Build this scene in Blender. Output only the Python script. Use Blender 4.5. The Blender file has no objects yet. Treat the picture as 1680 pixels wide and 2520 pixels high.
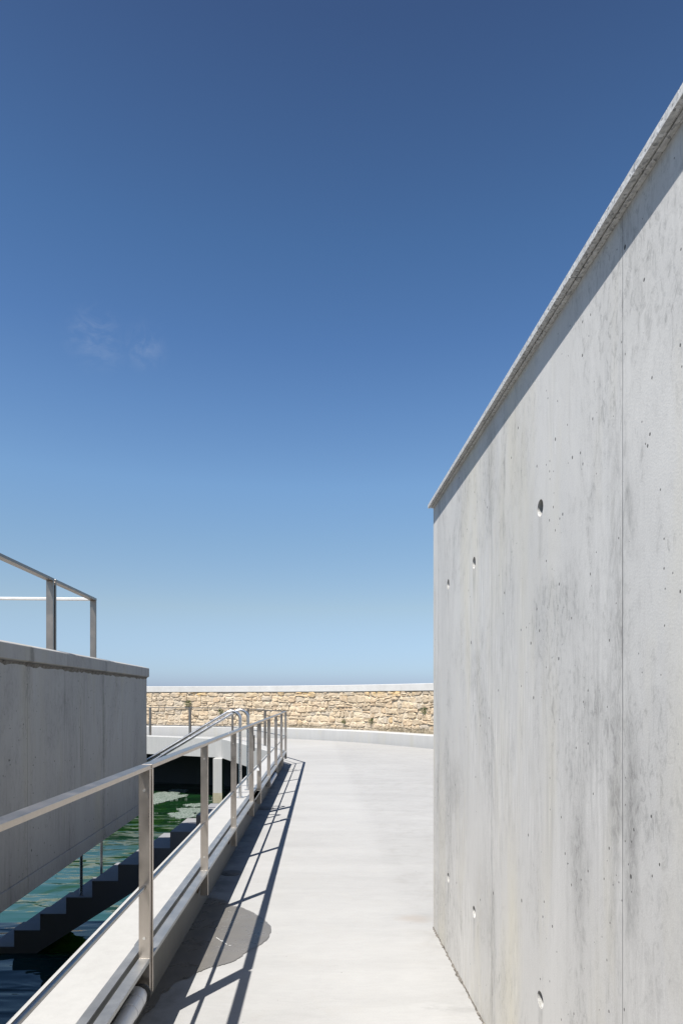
import bpy, bmesh, math, random
from mathutils import Vector, Matrix, Euler
from mathutils.geometry import tessellate_polygon

random.seed(11)
S = bpy.context.scene
COL = S.collection
PI = math.pi

# ------------------------------------------------------------------ helpers
def link(name, bm, mat, parent=None, smooth=False, loc=None, rot=None, bevel=0.0):
    me = bpy.data.meshes.new(name)
    bmesh.ops.recalc_face_normals(bm, faces=bm.faces[:])
    bm.to_mesh(me); bm.free()
    if smooth:
        for p in me.polygons: p.use_smooth = True
        me.set_sharp_from_angle(angle=math.radians(50))
    o = bpy.data.objects.new(name, me)
    COL.objects.link(o)
    for m in (mat if isinstance(mat, (list, tuple)) else [mat]):
        me.materials.append(m)
    if loc: o.location = loc
    if rot: o.rotation_euler = rot
    if parent: o.parent = parent
    if bevel:
        b = o.modifiers.new('Bevel', 'BEVEL'); b.width = bevel; b.segments = 2
        b.limit_method = 'ANGLE'; b.angle_limit = math.radians(40)
    return o

def tag(o, label=None, cat=None, group=None, kind=None):
    if label: o['label'] = label
    if cat: o['category'] = cat
    if group: o['group'] = group
    if kind: o['kind'] = kind
    return o

def thing(name, label, cat, loc=(0, 0, 0), rz=0.0, group=None):
    o = bpy.data.objects.new(name, None)
    o.empty_display_size = 0.1
    COL.objects.link(o)
    o.location = loc; o.rotation_euler = (0, 0, rz)
    return tag(o, label, cat, group)

def box(bm, x0, x1, y0, y1, z0, z1):
    v = [bm.verts.new(p) for p in ((x0,y0,z0),(x1,y0,z0),(x1,y1,z0),(x0,y1,z0),(x0,y0,z1),(x1,y0,z1),(x1,y1,z1),(x0,y1,z1))]
    for f in ((0,3,2,1),(4,5,6,7),(0,1,5,4),(1,2,6,5),(2,3,7,6),(3,0,4,7)):
        bm.faces.new([v[i] for i in f])

def obox(bm, c, t, hw, hl, z0, z1):
    """box centred at c (x,y), long axis t (unit), half width hw, half length hl"""
    n = Vector((t[1], -t[0]))
    c = Vector(c[:2]); t = Vector(t[:2])
    q = [c - t*hl - n*hw, c - t*hl + n*hw, c + t*hl + n*hw, c + t*hl - n*hw]
    v = [bm.verts.new((p.x, p.y, z0)) for p in q] + [bm.verts.new((p.x, p.y, z1)) for p in q]
    for f in ((0,3,2,1),(4,5,6,7),(0,1,5,4),(1,2,6,5),(2,3,7,6),(3,0,4,7)):
        bm.faces.new([v[i] for i in f])

def tube(bm, pts, r, seg=14, cap=True):
    pts = [Vector(p) for p in pts]
    rings = []
    up = None
    for i, p in enumerate(pts):
        if i == 0: t = pts[1] - p
        elif i == len(pts)-1: t = p - pts[i-1]
        else: t = (pts[i+1]-p).normalized() + (p-pts[i-1]).normalized()
        t.normalize()
        if up is None:
            up = Vector((0,0,1)) if abs(t.z) < .9 else Vector((0,1,0))
        a = t.cross(up)
        if a.length < 1e-4: a = t.cross(Vector((1,0,0)))
        a.normalize(); b = a.cross(t).normalized(); up = b
        rings.append([bm.verts.new(p + (a*math.cos(2*PI*k/seg) + b*math.sin(2*PI*k/seg))*r) for k in range(seg)])
    for i in range(len(rings)-1):
        for k in range(seg):
            bm.faces.new((rings[i][k], rings[i][(k+1)%seg], rings[i+1][(k+1)%seg], rings[i+1][k]))
    if cap:
        bm.faces.new(rings[0][::-1]); bm.faces.new(rings[-1])

def sweep(bm, path, profile, closed_ends=True):
    """path: list of (x,y); profile: closed list of (offset to the right of the path, z)"""
    offs = mitred(path)
    rings = []
    for (p, nrm) in offs:
        rings.append([bm.verts.new((p.x + nrm.x*o, p.y + nrm.y*o, z)) for o, z in profile])
    k = len(profile)
    for i in range(len(rings)-1):
        for j in range(k):
            bm.faces.new((rings[i][j], rings[i][(j+1)%k], rings[i+1][(j+1)%k], rings[i+1][j]))
    if closed_ends:
        bm.faces.new(rings[0]); bm.faces.new(rings[-1][::-1])

def mitred(path):
    P = [Vector(p) for p in path]
    out = []
    for i, p in enumerate(P):
        d0 = (P[i]-P[i-1]).normalized() if i > 0 else None
        d1 = (P[i+1]-P[i]).normalized() if i < len(P)-1 else None
        if d0 is None: d0 = d1
        if d1 is None: d1 = d0
        n0 = Vector((d0.y, -d0.x)); n1 = Vector((d1.y, -d1.x))
        m = (n0+n1).normalized()
        m = m / max(.3, m.dot(n0))
        out.append((p, m))
    return out

def offset(path, d):
    return [(p.x + n.x*d, p.y + n.y*d) for p, n in mitred(path)]

def catmull(pts, n=10):
    P = [Vector(p) for p in pts]
    P = [P[0]*2-P[1]] + P + [P[-1]*2-P[-2]]
    out = []
    for i in range(1, len(P)-2):
        for k in range(n):
            t = k/n
            a, b, c, d = P[i-1], P[i], P[i+1], P[i+2]
            out.append(.5*((2*b)+(c-a)*t+(2*a-5*b+4*c-d)*t*t+(3*b-a-3*c+d)*t**3))
    out.append(P[-2])
    return [(p.x, p.y) for p in out]

class Path:
    def __init__(s, pts):
        s.p = [Vector(q) for q in pts]; s.s = [0.0]
        for a, b in zip(s.p, s.p[1:]): s.s.append(s.s[-1]+(b-a).length)
        s.L = s.s[-1]
    def at(s, d):
        d = min(max(d, 0), s.L-1e-6)
        for i in range(len(s.p)-1):
            if d <= s.s[i+1]:
                t = (d-s.s[i])/(s.s[i+1]-s.s[i])
                return s.p[i].lerp(s.p[i+1], t), (s.p[i+1]-s.p[i]).normalized()
    def near_ratio(s, r):
        """arc length at which x/y equals r"""
        best = 0; bd = 9
        for k in range(2001):
            d = s.L*k/2000; p, t = s.at(d)
            if p.y > 1 and abs(p.x/p.y-r) < bd: bd = abs(p.x/p.y-r); best = d
        return best

# ------------------------------------------------------------------ node helpers
class NT:
    def __init__(s, mat):
        s.t = mat.node_tree; s.t.nodes.clear()
    def n(s, typ, **kw):
        nd = s.t.nodes.new(typ)
        for k, v in kw.items(): setattr(nd, k, v)
        return nd
    def put(s, sock, v):
        if isinstance(v, bpy.types.NodeSocket): s.t.links.new(v, sock)
        elif v is not None:
            if sock.type == 'RGBA' and len(v) == 3: v = (*v, 1)
            sock.default_value = v
    def math(s, op, a, b=None, c=None, clamp=False):
        nd = s.n('ShaderNodeMath', operation=op, use_clamp=clamp)
        s.put(nd.inputs[0], a)
        if b is not None: s.put(nd.inputs[1], b)
        if c is not None: s.put(nd.inputs[2], c)
        return nd.outputs[0]
    def coord(s, scale=(1,1,1), loc=(0,0,0), out='Object', src=None):
        m = s.n('ShaderNodeMapping')
        if src is None:
            src = s.n('ShaderNodeTexCoord').outputs[out]
        s.put(m.inputs[0], src)
        m.inputs['Location'].default_value = loc
        m.inputs['Scale'].default_value = scale
        return m.outputs[0]
    def noise(s, vec, scale, detail=4, rough=.55, dist=0):
        nd = s.n('ShaderNodeTexNoise')
        s.put(nd.inputs['Vector'], vec); nd.inputs['Scale'].default_value = scale
        nd.inputs['Detail'].default_value = detail; nd.inputs['Roughness'].default_value = rough
        nd.inputs['Distortion'].default_value = dist
        return nd.outputs['Fac']
    def ramp(s, fac, stops, interp='LINEAR'):
        nd = s.n('ShaderNodeValToRGB'); nd.color_ramp.interpolation = interp
        e = nd.color_ramp.elements
        while len(e) < len(stops): e.new(.5)
        for i, (p, c) in enumerate(stops):
            e[i].position = p
            if not isinstance(c, (tuple, list)): c = (c, c, c)
            e[i].color = (*c, 1)
        s.put(nd.inputs[0], fac)
        return nd.outputs[0]
    def mr(s, v, a, b, c=0, d=1, smooth=False):
        nd = s.n('ShaderNodeMapRange')
        if smooth: nd.interpolation_type = 'SMOOTHSTEP'
        s.put(nd.inputs[0], v)
        for i, q in enumerate((a, b, c, d)): s.put(nd.inputs[i+1], q)
        return nd.outputs[0]
    def mix(s, fac, a, b, blend='MIX'):
        nd = s.n('ShaderNodeMix', data_type='RGBA', blend_type=blend)
        s.put(nd.inputs[0], fac); s.put(nd.inputs[6], a); s.put(nd.inputs[7], b)
        return nd.outputs[2]
    def sep(s, vec):
        nd = s.n('ShaderNodeSeparateXYZ'); s.put(nd.inputs[0], vec); return nd.outputs
    def bump(s, h, strength=.3, dist=.01, normal=None):
        nd = s.n('ShaderNodeBump'); s.put(nd.inputs['Height'], h)
        nd.inputs['Strength'].default_value = strength; nd.inputs['Distance'].default_value = dist
        if normal is not None: s.put(nd.inputs['Normal'], normal)
        return nd.outputs[0]
    def out(s, color, rough=.8, normal=None, metallic=0, spec=.3, ior=None):
        b = s.n('ShaderNodeBsdfPrincipled')
        s.put(b.inputs['Base Color'], color); s.put(b.inputs['Roughness'], rough)
        s.put(b.inputs['Metallic'], metallic); s.put(b.inputs['Specular IOR Level'], spec)
        if ior: b.inputs['IOR'].default_value = ior
        if normal is not None: s.put(b.inputs['Normal'], normal)
        o = s.n('ShaderNodeOutputMaterial'); s.t.links.new(b.outputs[0], o.inputs[0])
        return b

def newmat(name):
    m = bpy.data.materials.new(name); m.use_nodes = True
    return m, NT(m)

def pores(t, vec, scale, keep, size):
    """small sharp voids in cast concrete: only the share `keep` of the cells has one"""
    v = t.n('ShaderNodeTexVoronoi'); t.put(v.inputs['Vector'], vec); v.inputs['Scale'].default_value = scale
    sp = t.n('ShaderNodeSeparateColor'); t.put(sp.inputs[0], v.outputs['Color'])
    on = t.math('LESS_THAN', sp.outputs[0], keep)
    rad = t.math('MULTIPLY', sp.outputs[1], size)
    near = t.math('LESS_THAN', v.outputs['Distance'], rad)
    return t.math('MULTIPLY', on, near)

def cast_concrete(name, base, joints=None, contrast=1.0, pore=.16, warm=0.0, streak=1.0, drips=0, speckle=0, holes=None, near=None, stains=None):
    m, t = newmat(name)
    c = t.coord()
    big = t.noise(t.coord((.9, .9, .30)), 1.3, 5, .6, .4)
    mid = t.noise(t.coord((1, 1, .16)), 7, 6, .62, .3)
    fine = t.noise(t.coord((1, 1, .07)), 42, 4, .6)
    cloud = t.noise(c, 2.4, 8, .7, .6)
    grain = t.noise(c, 160, 3, .6)
    scratch = t.noise(t.coord((1, 1, .35), src=t.coord((1, 1, 1))), 26, 6, .75, 1.6)
    f = t.math('MULTIPLY_ADD', big, .36*contrast, 1-.18*contrast)
    f = t.math('MULTIPLY', f, t.math('MULTIPLY_ADD', mid, .22*contrast*streak, 1-.11*contrast*streak))
    f = t.math('MULTIPLY', f, t.math('MULTIPLY_ADD', fine, .16*contrast*streak, 1-.08*contrast*streak))
    f = t.math('MULTIPLY', f, t.math('MULTIPLY_ADD', grain, .14, .93))
    # dark grey blotches made of fine scratchy speckle
    blot = t.mr(cloud, .54, .72, 0, 1, True)
    spk = t.mr(scratch, .50, .66, 0, 1, True)
    d = t.math('MULTIPLY', blot, spk)
    f = t.math('MULTIPLY', f, t.math('MULTIPLY_ADD', d, -.34*contrast, 1))
    height = t.math('ADD', t.math('MULTIPLY', mid, .5), t.math('MULTIPLY', grain, .35))
    if joints:
        start, period = joints
        y = t.sep(c)[1]
        k = t.math('DIVIDE', t.math('SUBTRACT', y, start), period)
        fr = t.math('ABSOLUTE', t.math('SUBTRACT', t.math('FRACT', t.math('ADD', k, .5)), .5))
        dist = t.math('MULTIPLY', fr, period)
        wob = t.math('MULTIPLY_ADD', t.noise(t.coord((1,1,.5)), 18, 3), .003, -.0015)
        dist = t.math('ADD', dist, wob)
        line = t.mr(dist, .0012, .0040, 1, 0, True)
        lw = t.noise(t.coord((1,1,.6)), 3.0, 3)
        line = t.math('MULTIPLY', line, t.mr(lw, .3, .6, .35, 1))
        halo = t.mr(dist, .0, .11, 1, 0, True)
        halo = t.math('MULTIPLY', halo, t.mr(t.noise(t.coord((1,1,.22), (3,1,7)), 4.5, 7, .75, .8), .46, .68, 0, 1, True))
        halo = t.math('MULTIPLY', halo, t.mr(scratch, .38, .62, .25, 1))
        f = t.math('MULTIPLY', f, t.math('MULTIPLY_ADD', halo, -.40*contrast, 1))
        f = t.math('MULTIPLY', f, t.math('MULTIPLY_ADD', line, -.42, 1))
        height = t.math('SUBTRACT', height, t.math('MULTIPLY', line, 2.0))
        # every pour has its own tone
        pid = t.math('FLOOR', k)
        wn = t.n('ShaderNodeTexWhiteNoise', noise_dimensions='1D'); t.put(wn.inputs['W'], pid)
        f = t.math('MULTIPLY', f, t.math('MULTIPLY_ADD', wn.outputs[0], .07, .965))
    if drips:
        dv = t.noise(t.coord((1, 1, .055), (1, 6, 3)), 11, 5, .7, .2)
        dm = t.mr(t.noise(t.coord((1, 1, .35), (7, 2, 5)), 1.7, 4, .6), .46, .66, 0, 1, True)
        f = t.math('MULTIPLY', f, t.math('MULTIPLY_ADD', t.math('MULTIPLY', t.mr(dv, .52, .70, 0, 1, True), dm), -.30*drips, 1))
    if speckle:
        s1 = t.noise(t.coord((1, 1.3, .6), (2, 2, 2)), 30, 9, .78, .8)
        s2 = t.noise(t.coord((1, 1, .45), (5, 1, 8)), 1.9, 6, .68, .9)
        m1 = t.mr(s2, .44, .66, .12, 1, True)
        f = t.math('MULTIPLY', f, t.math('MULTIPLY_ADD', t.math('MULTIPLY', t.mr(s1, .47, .66, 0, 1, True), m1), -.30*speckle, 1.0))
        f = t.math('MULTIPLY', f, t.math('MULTIPLY_ADD', m1, -.10*speckle, 1.05))
        # slanting trowel and grinding scratches
        rm = t.n('ShaderNodeMapping'); t.put(rm.inputs[0], c); rm.inputs['Rotation'].default_value = (math.radians(38), 0, 0); rm.inputs['Scale'].default_value = (1, 1, .09)
        s3 = t.noise(rm.outputs[0], 55, 4, .6)
        m3 = t.mr(t.noise(t.coord((1, 1, .6), (3, 9, 1)), 1.5, 4, .6), .50, .64, 0, 1, True)
        f = t.math('MULTIPLY', f, t.math('MULTIPLY_ADD', t.math('MULTIPLY', t.math('SUBTRACT', s3, .5), m3), .55*speckle, 1.0))
    if stains:
        cs_ = t.sep(c)
        wx = t.math('MULTIPLY_ADD', t.noise(t.coord((1, 1, .6), (6, 6, 2)), 7, 6, .7, .6), 1.6, -.8)
        tot = None
        for sy, sz_, ry, rz, k_ in stains:
            ey = t.math('DIVIDE', t.math('SUBTRACT', cs_[1], sy), ry); ez = t.math('DIVIDE', t.math('SUBTRACT', cs_[2], sz_), rz)
            r_ = t.math('SQRT', t.math('ADD', t.math('MULTIPLY', ey, ey), t.math('MULTIPLY', ez, ez)))
            q_ = t.math('MULTIPLY', t.mr(t.math('ADD', r_, wx), .15, 1.1, 1, 0, True), k_)
            tot = q_ if tot is None else t.math('MAXIMUM', tot, q_)
        sg = t.noise(t.coord((1, 1.2, .55), (1, 4, 9)), 34, 7, .75, .7)
        f = t.math('MULTIPLY', f, t.math('MULTIPLY_ADD', t.math('MULTIPLY', tot, t.mr(sg, .36, .62, .30, 1, True)), -.78, 1))
    if holes:
        co_ = t.sep(c)
        tot = None
        for hy, hz in holes:
            dy_ = t.math('ABSOLUTE', t.math('SUBTRACT', co_[1], hy))
            a_ = t.mr(dy_, .004, .034, 1, 0, True)
            b_ = t.math('MULTIPLY', t.mr(co_[2], hz+.035, hz+.01, 0, 1, True), t.mr(co_[2], hz-.26, hz-.02, 0, 1, True))
            q_ = t.math('MULTIPLY', a_, b_)
            tot = q_ if tot is None else t.math('MAXIMUM', tot, q_)
        f = t.math('MULTIPLY', f, t.math('MULTIPLY_ADD', t.math('MULTIPLY', tot, t.mr(scratch, .35, .6, .3, 1)), -.26, 1))
    p1 = pores(t, t.coord((1, 1, .8)), 34, pore, .17)
    p2 = pores(t, t.coord((1, 1, .75), (5, 2, 9)), 13, pore*.5, .085)
    if near is not None:
        p3 = t.math('MULTIPLY', pores(t, t.coord((1, 1, .8), (3, 3, 3)), 20, .035, .09), t.math('LESS_THAN', t.sep(c)[1], near))
        p4 = t.math('MULTIPLY', pores(t, t.coord((1, 1, .7), (1, 8, 3)), 60, .035, .20), t.math('LESS_THAN', t.sep(c)[1], near+.5))
        p3 = t.math('MAXIMUM', p3, p4)
    zone = t.mr(t.noise(t.coord((1,1,.5), (8,3,1)), 1.1, 2), .42, .62, .1, 1)
    p = t.math('MULTIPLY', t.math('MAXIMUM', p1, p2), t.math('GREATER_THAN', zone, .35))
    if near is not None: p = t.math('MAXIMUM', p, p3)
    f = t.math('MULTIPLY', f, t.math('MULTIPLY_ADD', p, -.80, 1))
    height = t.math('SUBTRACT', height, t.math('MULTIPLY', p, 1.5))
    tint = t.mix(t.mr(t.noise(t.coord((1,1,.2), (2,7,4)), 2.2, 5, .6), .50, .72), base,
                 (base[0]*(1.03+warm), base[1]*(1.0+warm*.3), base[2]*(.90-warm)))
    mul = t.n('ShaderNodeVectorMath', operation='SCALE'); t.put(mul.inputs[0], tint); t.put(mul.inputs['Scale'], f)
    t.out(mul.outputs[0], t.mr(mid, .3, .7, .62, .82), t.bump(height, .35, .004), spec=.25)
    return m

# ------------------------------------------------------------------ materials
M = {}
M['wall'] = cast_concrete('cast_concrete_pale', (.508, .497, .474), joints=(-.167, 1.204), contrast=1.3, pore=.035, streak=.16, drips=.6, speckle=1.25, near=-2.50, stains=[(-2.62, 1.20, .060, .34, .55), (-2.54, 1.22, .045, .26, .50), (-.63, 1.00, .24, .20, .34), (-1.56, 2.41, .022, .11, .42), (-1.545, 2.24, .018, .10, .25), (-2.30, .98, .09, .30, .25), (-3.0, .95, .28, .45, .22), (-.50, 2.38, .012, .08, .40), (-1.2, .55, .20, .30, .14), (-2.95, 1.95, .05, .16, .35)], holes=[(-(4.227-Y)*1.0009, Z) for Y in (2.249, 3.168, 3.768) for Z in (2.155, .452)])
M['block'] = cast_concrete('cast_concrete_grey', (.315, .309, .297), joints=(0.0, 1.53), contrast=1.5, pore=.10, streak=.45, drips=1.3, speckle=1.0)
M['edge'] = cast_concrete('cast_concrete_edge', (.37, .368, .36), contrast=.6, pore=.05, streak=1.2)
M['stairs'] = cast_concrete('cast_concrete_wet', (.20, .20, .205), contrast=.6, pore=.03)
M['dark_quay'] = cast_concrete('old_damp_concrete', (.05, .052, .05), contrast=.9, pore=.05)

def mk_ground():
    m, t = newmat('floated_concrete_floor')
    c = t.coord()
    big = t.noise(c, .35, 5, .6, .5)
    streak = t.noise(t.coord((.35, 1.6, 1)), 1.7, 6, .6, .6)
    mott = t.noise(c, 5, 8, .68, .4)
    grain = t.noise(c, 130, 3, .6)
    f = t.math('MULTIPLY', t.math('MULTIPLY_ADD', big, .30, .85), t.math('MULTIPLY_ADD', streak, .30, .85))
    f = t.math('MULTIPLY', f, t.math('MULTIPLY_ADD', mott, .14, .93))
    f = t.math('MULTIPLY', f, t.math('MULTIPLY_ADD', grain, .16, .92))
    # soft brown water marks and grey scuffs
    sc = t.mr(t.noise(t.coord((.6, 1, 1), (4, 2, 0)), 1.1, 9, .72, 1.0), .60, .74, 0, 1, True)
    f = t.math('MULTIPLY', f, t.math('MULTIPLY_ADD', sc, -.19, 1))
    tr = t.noise(t.coord((.9, 3.2, 1), (2, 5, 0)), 7, 6, .7, 1.2)
    f = t.math('MULTIPLY', f, t.math('MULTIPLY_ADD', tr, .20, .90))
    gx = t.math('ADD', t.sep(c)[0], t.math('MULTIPLY', t.sep(c)[1], .043))
    dirt = t.math('MULTIPLY', t.mr(gx, .55, .775, 0, 1, True), t.mr(mott, .35, .65, .1, 1))
    gk = t.math('ADD', t.sep(c)[0], t.math('MULTIPLY', t.sep(c)[1], .0294))
    dirt2 = t.math('MULTIPLY', t.math('MULTIPLY', t.mr(gk, -.60, -.83, 0, 1, True), t.mr(t.sep(c)[1], 14.2, 12.8, 0, 1)), t.mr(t.noise(c, 3.2, 7, .7, .6), .42, .60, .1, 1))
    f = t.math('MULTIPLY', f, t.math('MULTIPLY_ADD', dirt, -.12, 1))
    f = t.math('MULTIPLY', f, t.math('MULTIPLY_ADD', dirt2, -.38, 1))
    pt_ = pores(t, c, 22, .10, .10)
    f = t.math('MULTIPLY', f, t.math('MULTIPLY_ADD', pt_, -.45, 1))
    sp = t.sep(c)
    dx = t.math('DIVIDE', t.math('SUBTRACT', sp[0], .50), .16)
    dy = t.math('DIVIDE', t.math('SUBTRACT', sp[1], 4.40), .10)
    r = t.math('SQRT', t.math('ADD', t.math('MULTIPLY', dx, dx), t.math('MULTIPLY', dy, dy)))
    r = t.math('ADD', r, t.math('MULTIPLY_ADD', mott, 1.2, -.6))
    br = t.mr(r, .2, 1.1, .45, 0, True)
    col = t.mix(br, (.306, .302, .292), (.268, .228, .192))
    col = t.mix(t.mr(mott, .52, .74, 0, .5), col, (.282, .272, .254))
    mul = t.n('ShaderNodeVectorMath', operation='SCALE'); t.put(mul.inputs[0], col); t.put(mul.inputs['Scale'], f)
    h = t.math('ADD', t.math('MULTIPLY', grain, .5), mott)
    t.out(mul.outputs[0], .75, t.bump(h, .22, .004), spec=.25)
    return m
M['ground'] = mk_ground()

def mk_wet():
    m, t = newmat('wet_concrete')
    c = t.coord()
    mott = t.noise(c, 6, 7, .65, .3); grain = t.noise(c, 140, 3, .6)
    f = t.math('MULTIPLY', t.math('MULTIPLY_ADD', t.noise(c, 2.6, 6, .65, .5), .7, .68), t.math('MULTIPLY_ADD', grain, .25, .88))
    mul = t.n('ShaderNodeVectorMath', operation='SCALE'); t.put(mul.inputs[0], t.mix(.0, (.120, .112, .100), (0,0,0))); t.put(mul.inputs['Scale'], f)
    t.out(mul.outputs[0], t.mr(mott, .35, .65, .22, .42), t.bump(grain, .12, .002), spec=.5)
    return m
M['wet'] = mk_wet()

def mk_kerbtop():
    m, t = newmat('rendered_kerb')
    c = t.coord()
    mott = t.noise(c, 9, 8, .7, .4); big = t.noise(c, 1.5, 4); grain = t.noise(c, 170, 3, .6)
    st = t.noise(t.coord((1, 1, .1)), 16, 5, .6)
    f = t.math('MULTIPLY', t.math('MULTIPLY_ADD', mott, .14, .93), t.math('MULTIPLY_ADD', big, .14, .93))
    f = t.math('MULTIPLY', f, t.math('MULTIPLY_ADD', grain, .12, .94))
    f = t.math('MULTIPLY', f, t.math('MULTIPLY_ADD', st, .22, .89))
    mul = t.n('ShaderNodeVectorMath', operation='SCALE'); t.put(mul.inputs[0], (.335, .332, .322)); t.put(mul.inputs['Scale'], f)
    t.out(mul.outputs[0], .8, t.bump(t.math('ADD', mott, grain), .2, .003), spec=.25)
    return m
M['kerb'] = mk_kerbtop()

def mk_granite():
    m, t = newmat('grey_granite')
    c = t.coord()
    v = t.n('ShaderNodeTexVoronoi'); t.put(v.inputs['Vector'], c); v.inputs['Scale'].default_value = 150
    sp = t.n('ShaderNodeSeparateColor'); t.put(sp.inputs[0], v.outputs['Color'])
    col = t.ramp(sp.outputs[0], [(0, .20), (.12, .36), (.35, (.46, .455, .44)), (.8, (.54, .535, .52)), (1, .60)])
    n = t.noise(c, 55, 4, .6); n2 = t.noise(c, 3, 4)
    f = t.math('MULTIPLY', t.math('MULTIPLY_ADD', n, .5, .72), t.math('MULTIPLY_ADD', n2, .3, .85))
    mul = t.n('ShaderNodeVectorMath', operation='SCALE'); t.put(mul.inputs[0], col); t.put(mul.inputs['Scale'], f)
    t.out(mul.outputs[0], .65, t.bump(n, .25, .003), spec=.35)
    return m
M['granite'] = mk_granite()

def mk_steel(name, base, rough, met, stain=.25):
    m, t = newmat(name)
    c = t.coord()
    br = t.noise(t.coord((1, 1, .05)), 60, 4, .6)
    bl = t.noise(c, 7, 7, .68, .5); gr = t.noise(c, 240, 2)
    f = t.math('MULTIPLY', t.math('MULTIPLY_ADD', br, .22, .89), t.math('MULTIPLY_ADD', bl, stain*2, 1-stain))
    mul = t.n('ShaderNodeVectorMath', operation='SCALE'); t.put(mul.inputs[0], base); t.put(mul.inputs['Scale'], f)
    t.out(mul.outputs[0], t.mr(bl, .3, .7, rough-.08, rough+.10), t.bump(t.math('ADD', br, gr), .10, .001), metallic=met, spec=.5)
    return m
M['steel'] = mk_steel('brushed_steel_flat_bar', (.46, .41, .36), .34, .95)
M['old_steel'] = mk_steel('weathered_steel_bar', (.25, .225, .20), .40, .9)
M['kerb_face'] = cast_concrete('shaded_kerb_face', (.155, .152, .142), contrast=1.2, pore=.03, streak=1.6)  # streaky grey concrete, base colour lowered to paint in the face's shade
M['tube'] = mk_steel('polished_steel_tube', (.66, .65, .635), .27, .95, .10)
M['rod'] = mk_steel('round_steel_rod', (.30, .295, .29), .24, 1.0, .25)
M['sunlit_bar'] = mk_steel('sunlit_steel_bar', (.62, .60, .57), .5, .4)  # lighter steel copy: sunlight on the cross rail put into the base colour
M['bar'] = mk_steel('galvanised_bar', (.40, .405, .40), .42, .8, .34)
M['screw'] = mk_steel('screw_steel', (.66, .64, .60), .3, .9, .1)
M['dark_metal'] = mk_steel('dark_hinge_metal', (.06, .06, .06), .5, .4, .1)

def mk_pvc():
    m, t = newmat('white_plastic_pipe')
    n = t.noise(t.coord(), 9, 5)
    t.out(t.mix(n, (.60, .60, .61), (.72, .72, .72)), .38, None, spec=.45)
    return m
M['pvc'] = mk_pvc()

def mk_plain(name, a, b, scale=20, rough=.8, bump=.2):
    m, t = newmat(name)
    n = t.noise(t.coord(), scale, 5, .65)
    t.out(t.mix(t.mr(n, .3, .7), a, b), rough, t.bump(n, bump, .004), spec=.25)
    return m
M['joint'] = mk_plain('dirty_joint_filler', (.035, .03, .025), (.22, .205, .18), 40, .9, .6)
M['rust'] = mk_plain('rusty_bolt', (.05, .035, .025), (.13, .09, .06), 60, .8)
M['grout'] = mk_plain('tie_hole_grout', (.20, .195, .18), (.46, .455, .44), 60, .9, .5)
M['cap'] = mk_plain('white_cap_concrete', (.40, .395, .38), (.47, .465, .45), 3, .85, .2)
M['iron'] = mk_plain('drain_concrete_ring', (.27, .265, .25), (.35, .345, .33), 18, .6)
M['iron_dark'] = mk_plain('drain_wet_lid', (.10, .10, .10), (.16, .155, .15), 18, .5)
M['tide'] = mk_plain('tide_stained_concrete', (.24, .215, .14), (.36, .335, .25), 5, .8, .3)
M['mark_white'] = mk_plain('flat_white', (.8, .8, .78), (.7, .7, .68), 40, .9)
M['mortar'] = mk_plain('lime_mortar', (.36, .305, .225), (.52, .45, .35), 9, .95, .8)
M['foam'] = None

def mk_foam():
    m, t = newmat('floating_foam')
    c = t.coord()
    v = t.n('ShaderNodeTexVoronoi'); t.put(v.inputs['Vector'], c); v.inputs['Scale'].default_value = 26
    n = t.noise(c, 8, 6, .7)
    k = t.math('ADD', t.math('MULTIPLY', v.outputs['Distance'], .8), t.math('MULTIPLY', n, .6))
    t.out(t.ramp(k, [(.25, (.31, .325, .31)), (.5, (.22, .235, .22)), (.75, (.08, .11, .085))]), .8, t.bump(k, .8, .02), spec=.3)
    return m
M['foam'] = mk_foam()

def mk_stone():
    m, t = newmat('sandstone_rubble')
    g = t.n('ShaderNodeNewGeometry')
    rnd = g.outputs['Random Per Island']
    c = t.coord()
    n = t.noise(c, 6, 8, .7, .5); n2 = t.noise(c, 38, 5, .65); patch = t.noise(c, .8, 4)
    col = t.ramp(rnd, [(0, (.39, .33, .255)), (.15, (.50, .43, .33)), (.4, (.545, .46, .345)), (.62, (.49, .395, .29)),
                       (.8, (.57, .50, .395)), (.92, (.40, .37, .325)), (1, (.53, .41, .26))])
    grey = t.mr(patch, .5, .7, 0, .45)
    col = t.mix(grey, col, (.46, .43, .385))
    z = t.sep(c)[2]
    och = t.math('MULTIPLY', t.mr(z, 1.42, 1.66, 0, .75, True), t.mr(t.noise(c, 1.3, 3), .46, .62, 0, 1))
    col = t.mix(och, col, (.60, .44, .22))
    low = t.math('MULTIPLY', t.mr(z, .62, .36, 0, .8, True), t.mr(n, .3, .6, .3, 1))
    col = t.mix(low, col, (.33, .31, .28))
    f = t.math('MULTIPLY', t.math('MULTIPLY_ADD', n, 1.0, .52), t.math('MULTIPLY_ADD', n2, .5, .76))
    mul = t.n('ShaderNodeVectorMath', operation='SCALE'); t.put(mul.inputs[0], t.mix(1.0, col, (.85, .80, .735), 'MULTIPLY')); t.put(mul.inputs['Scale'], f)
    t.out(mul.outputs[0], .9, t.bump(t.math('ADD', n, t.math('MULTIPLY', n2, .4)), .9, .03), spec=.2)
    return m
M['stone'] = mk_stone()

def mk_leaf(name, a, b):
    m, t = newmat(name)
    g = t.n('ShaderNodeNewGeometry')
    t.out(t.mix(g.outputs['Random Per Island'], a, b), .6, None, spec=.3)
    return m
M['leaf'] = mk_leaf('green_leaf', (.035, .065, .018), (.13, .16, .045))
M['dry'] = mk_leaf('dry_stalk', (.22, .18, .12), (.38, .33, .24))

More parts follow.
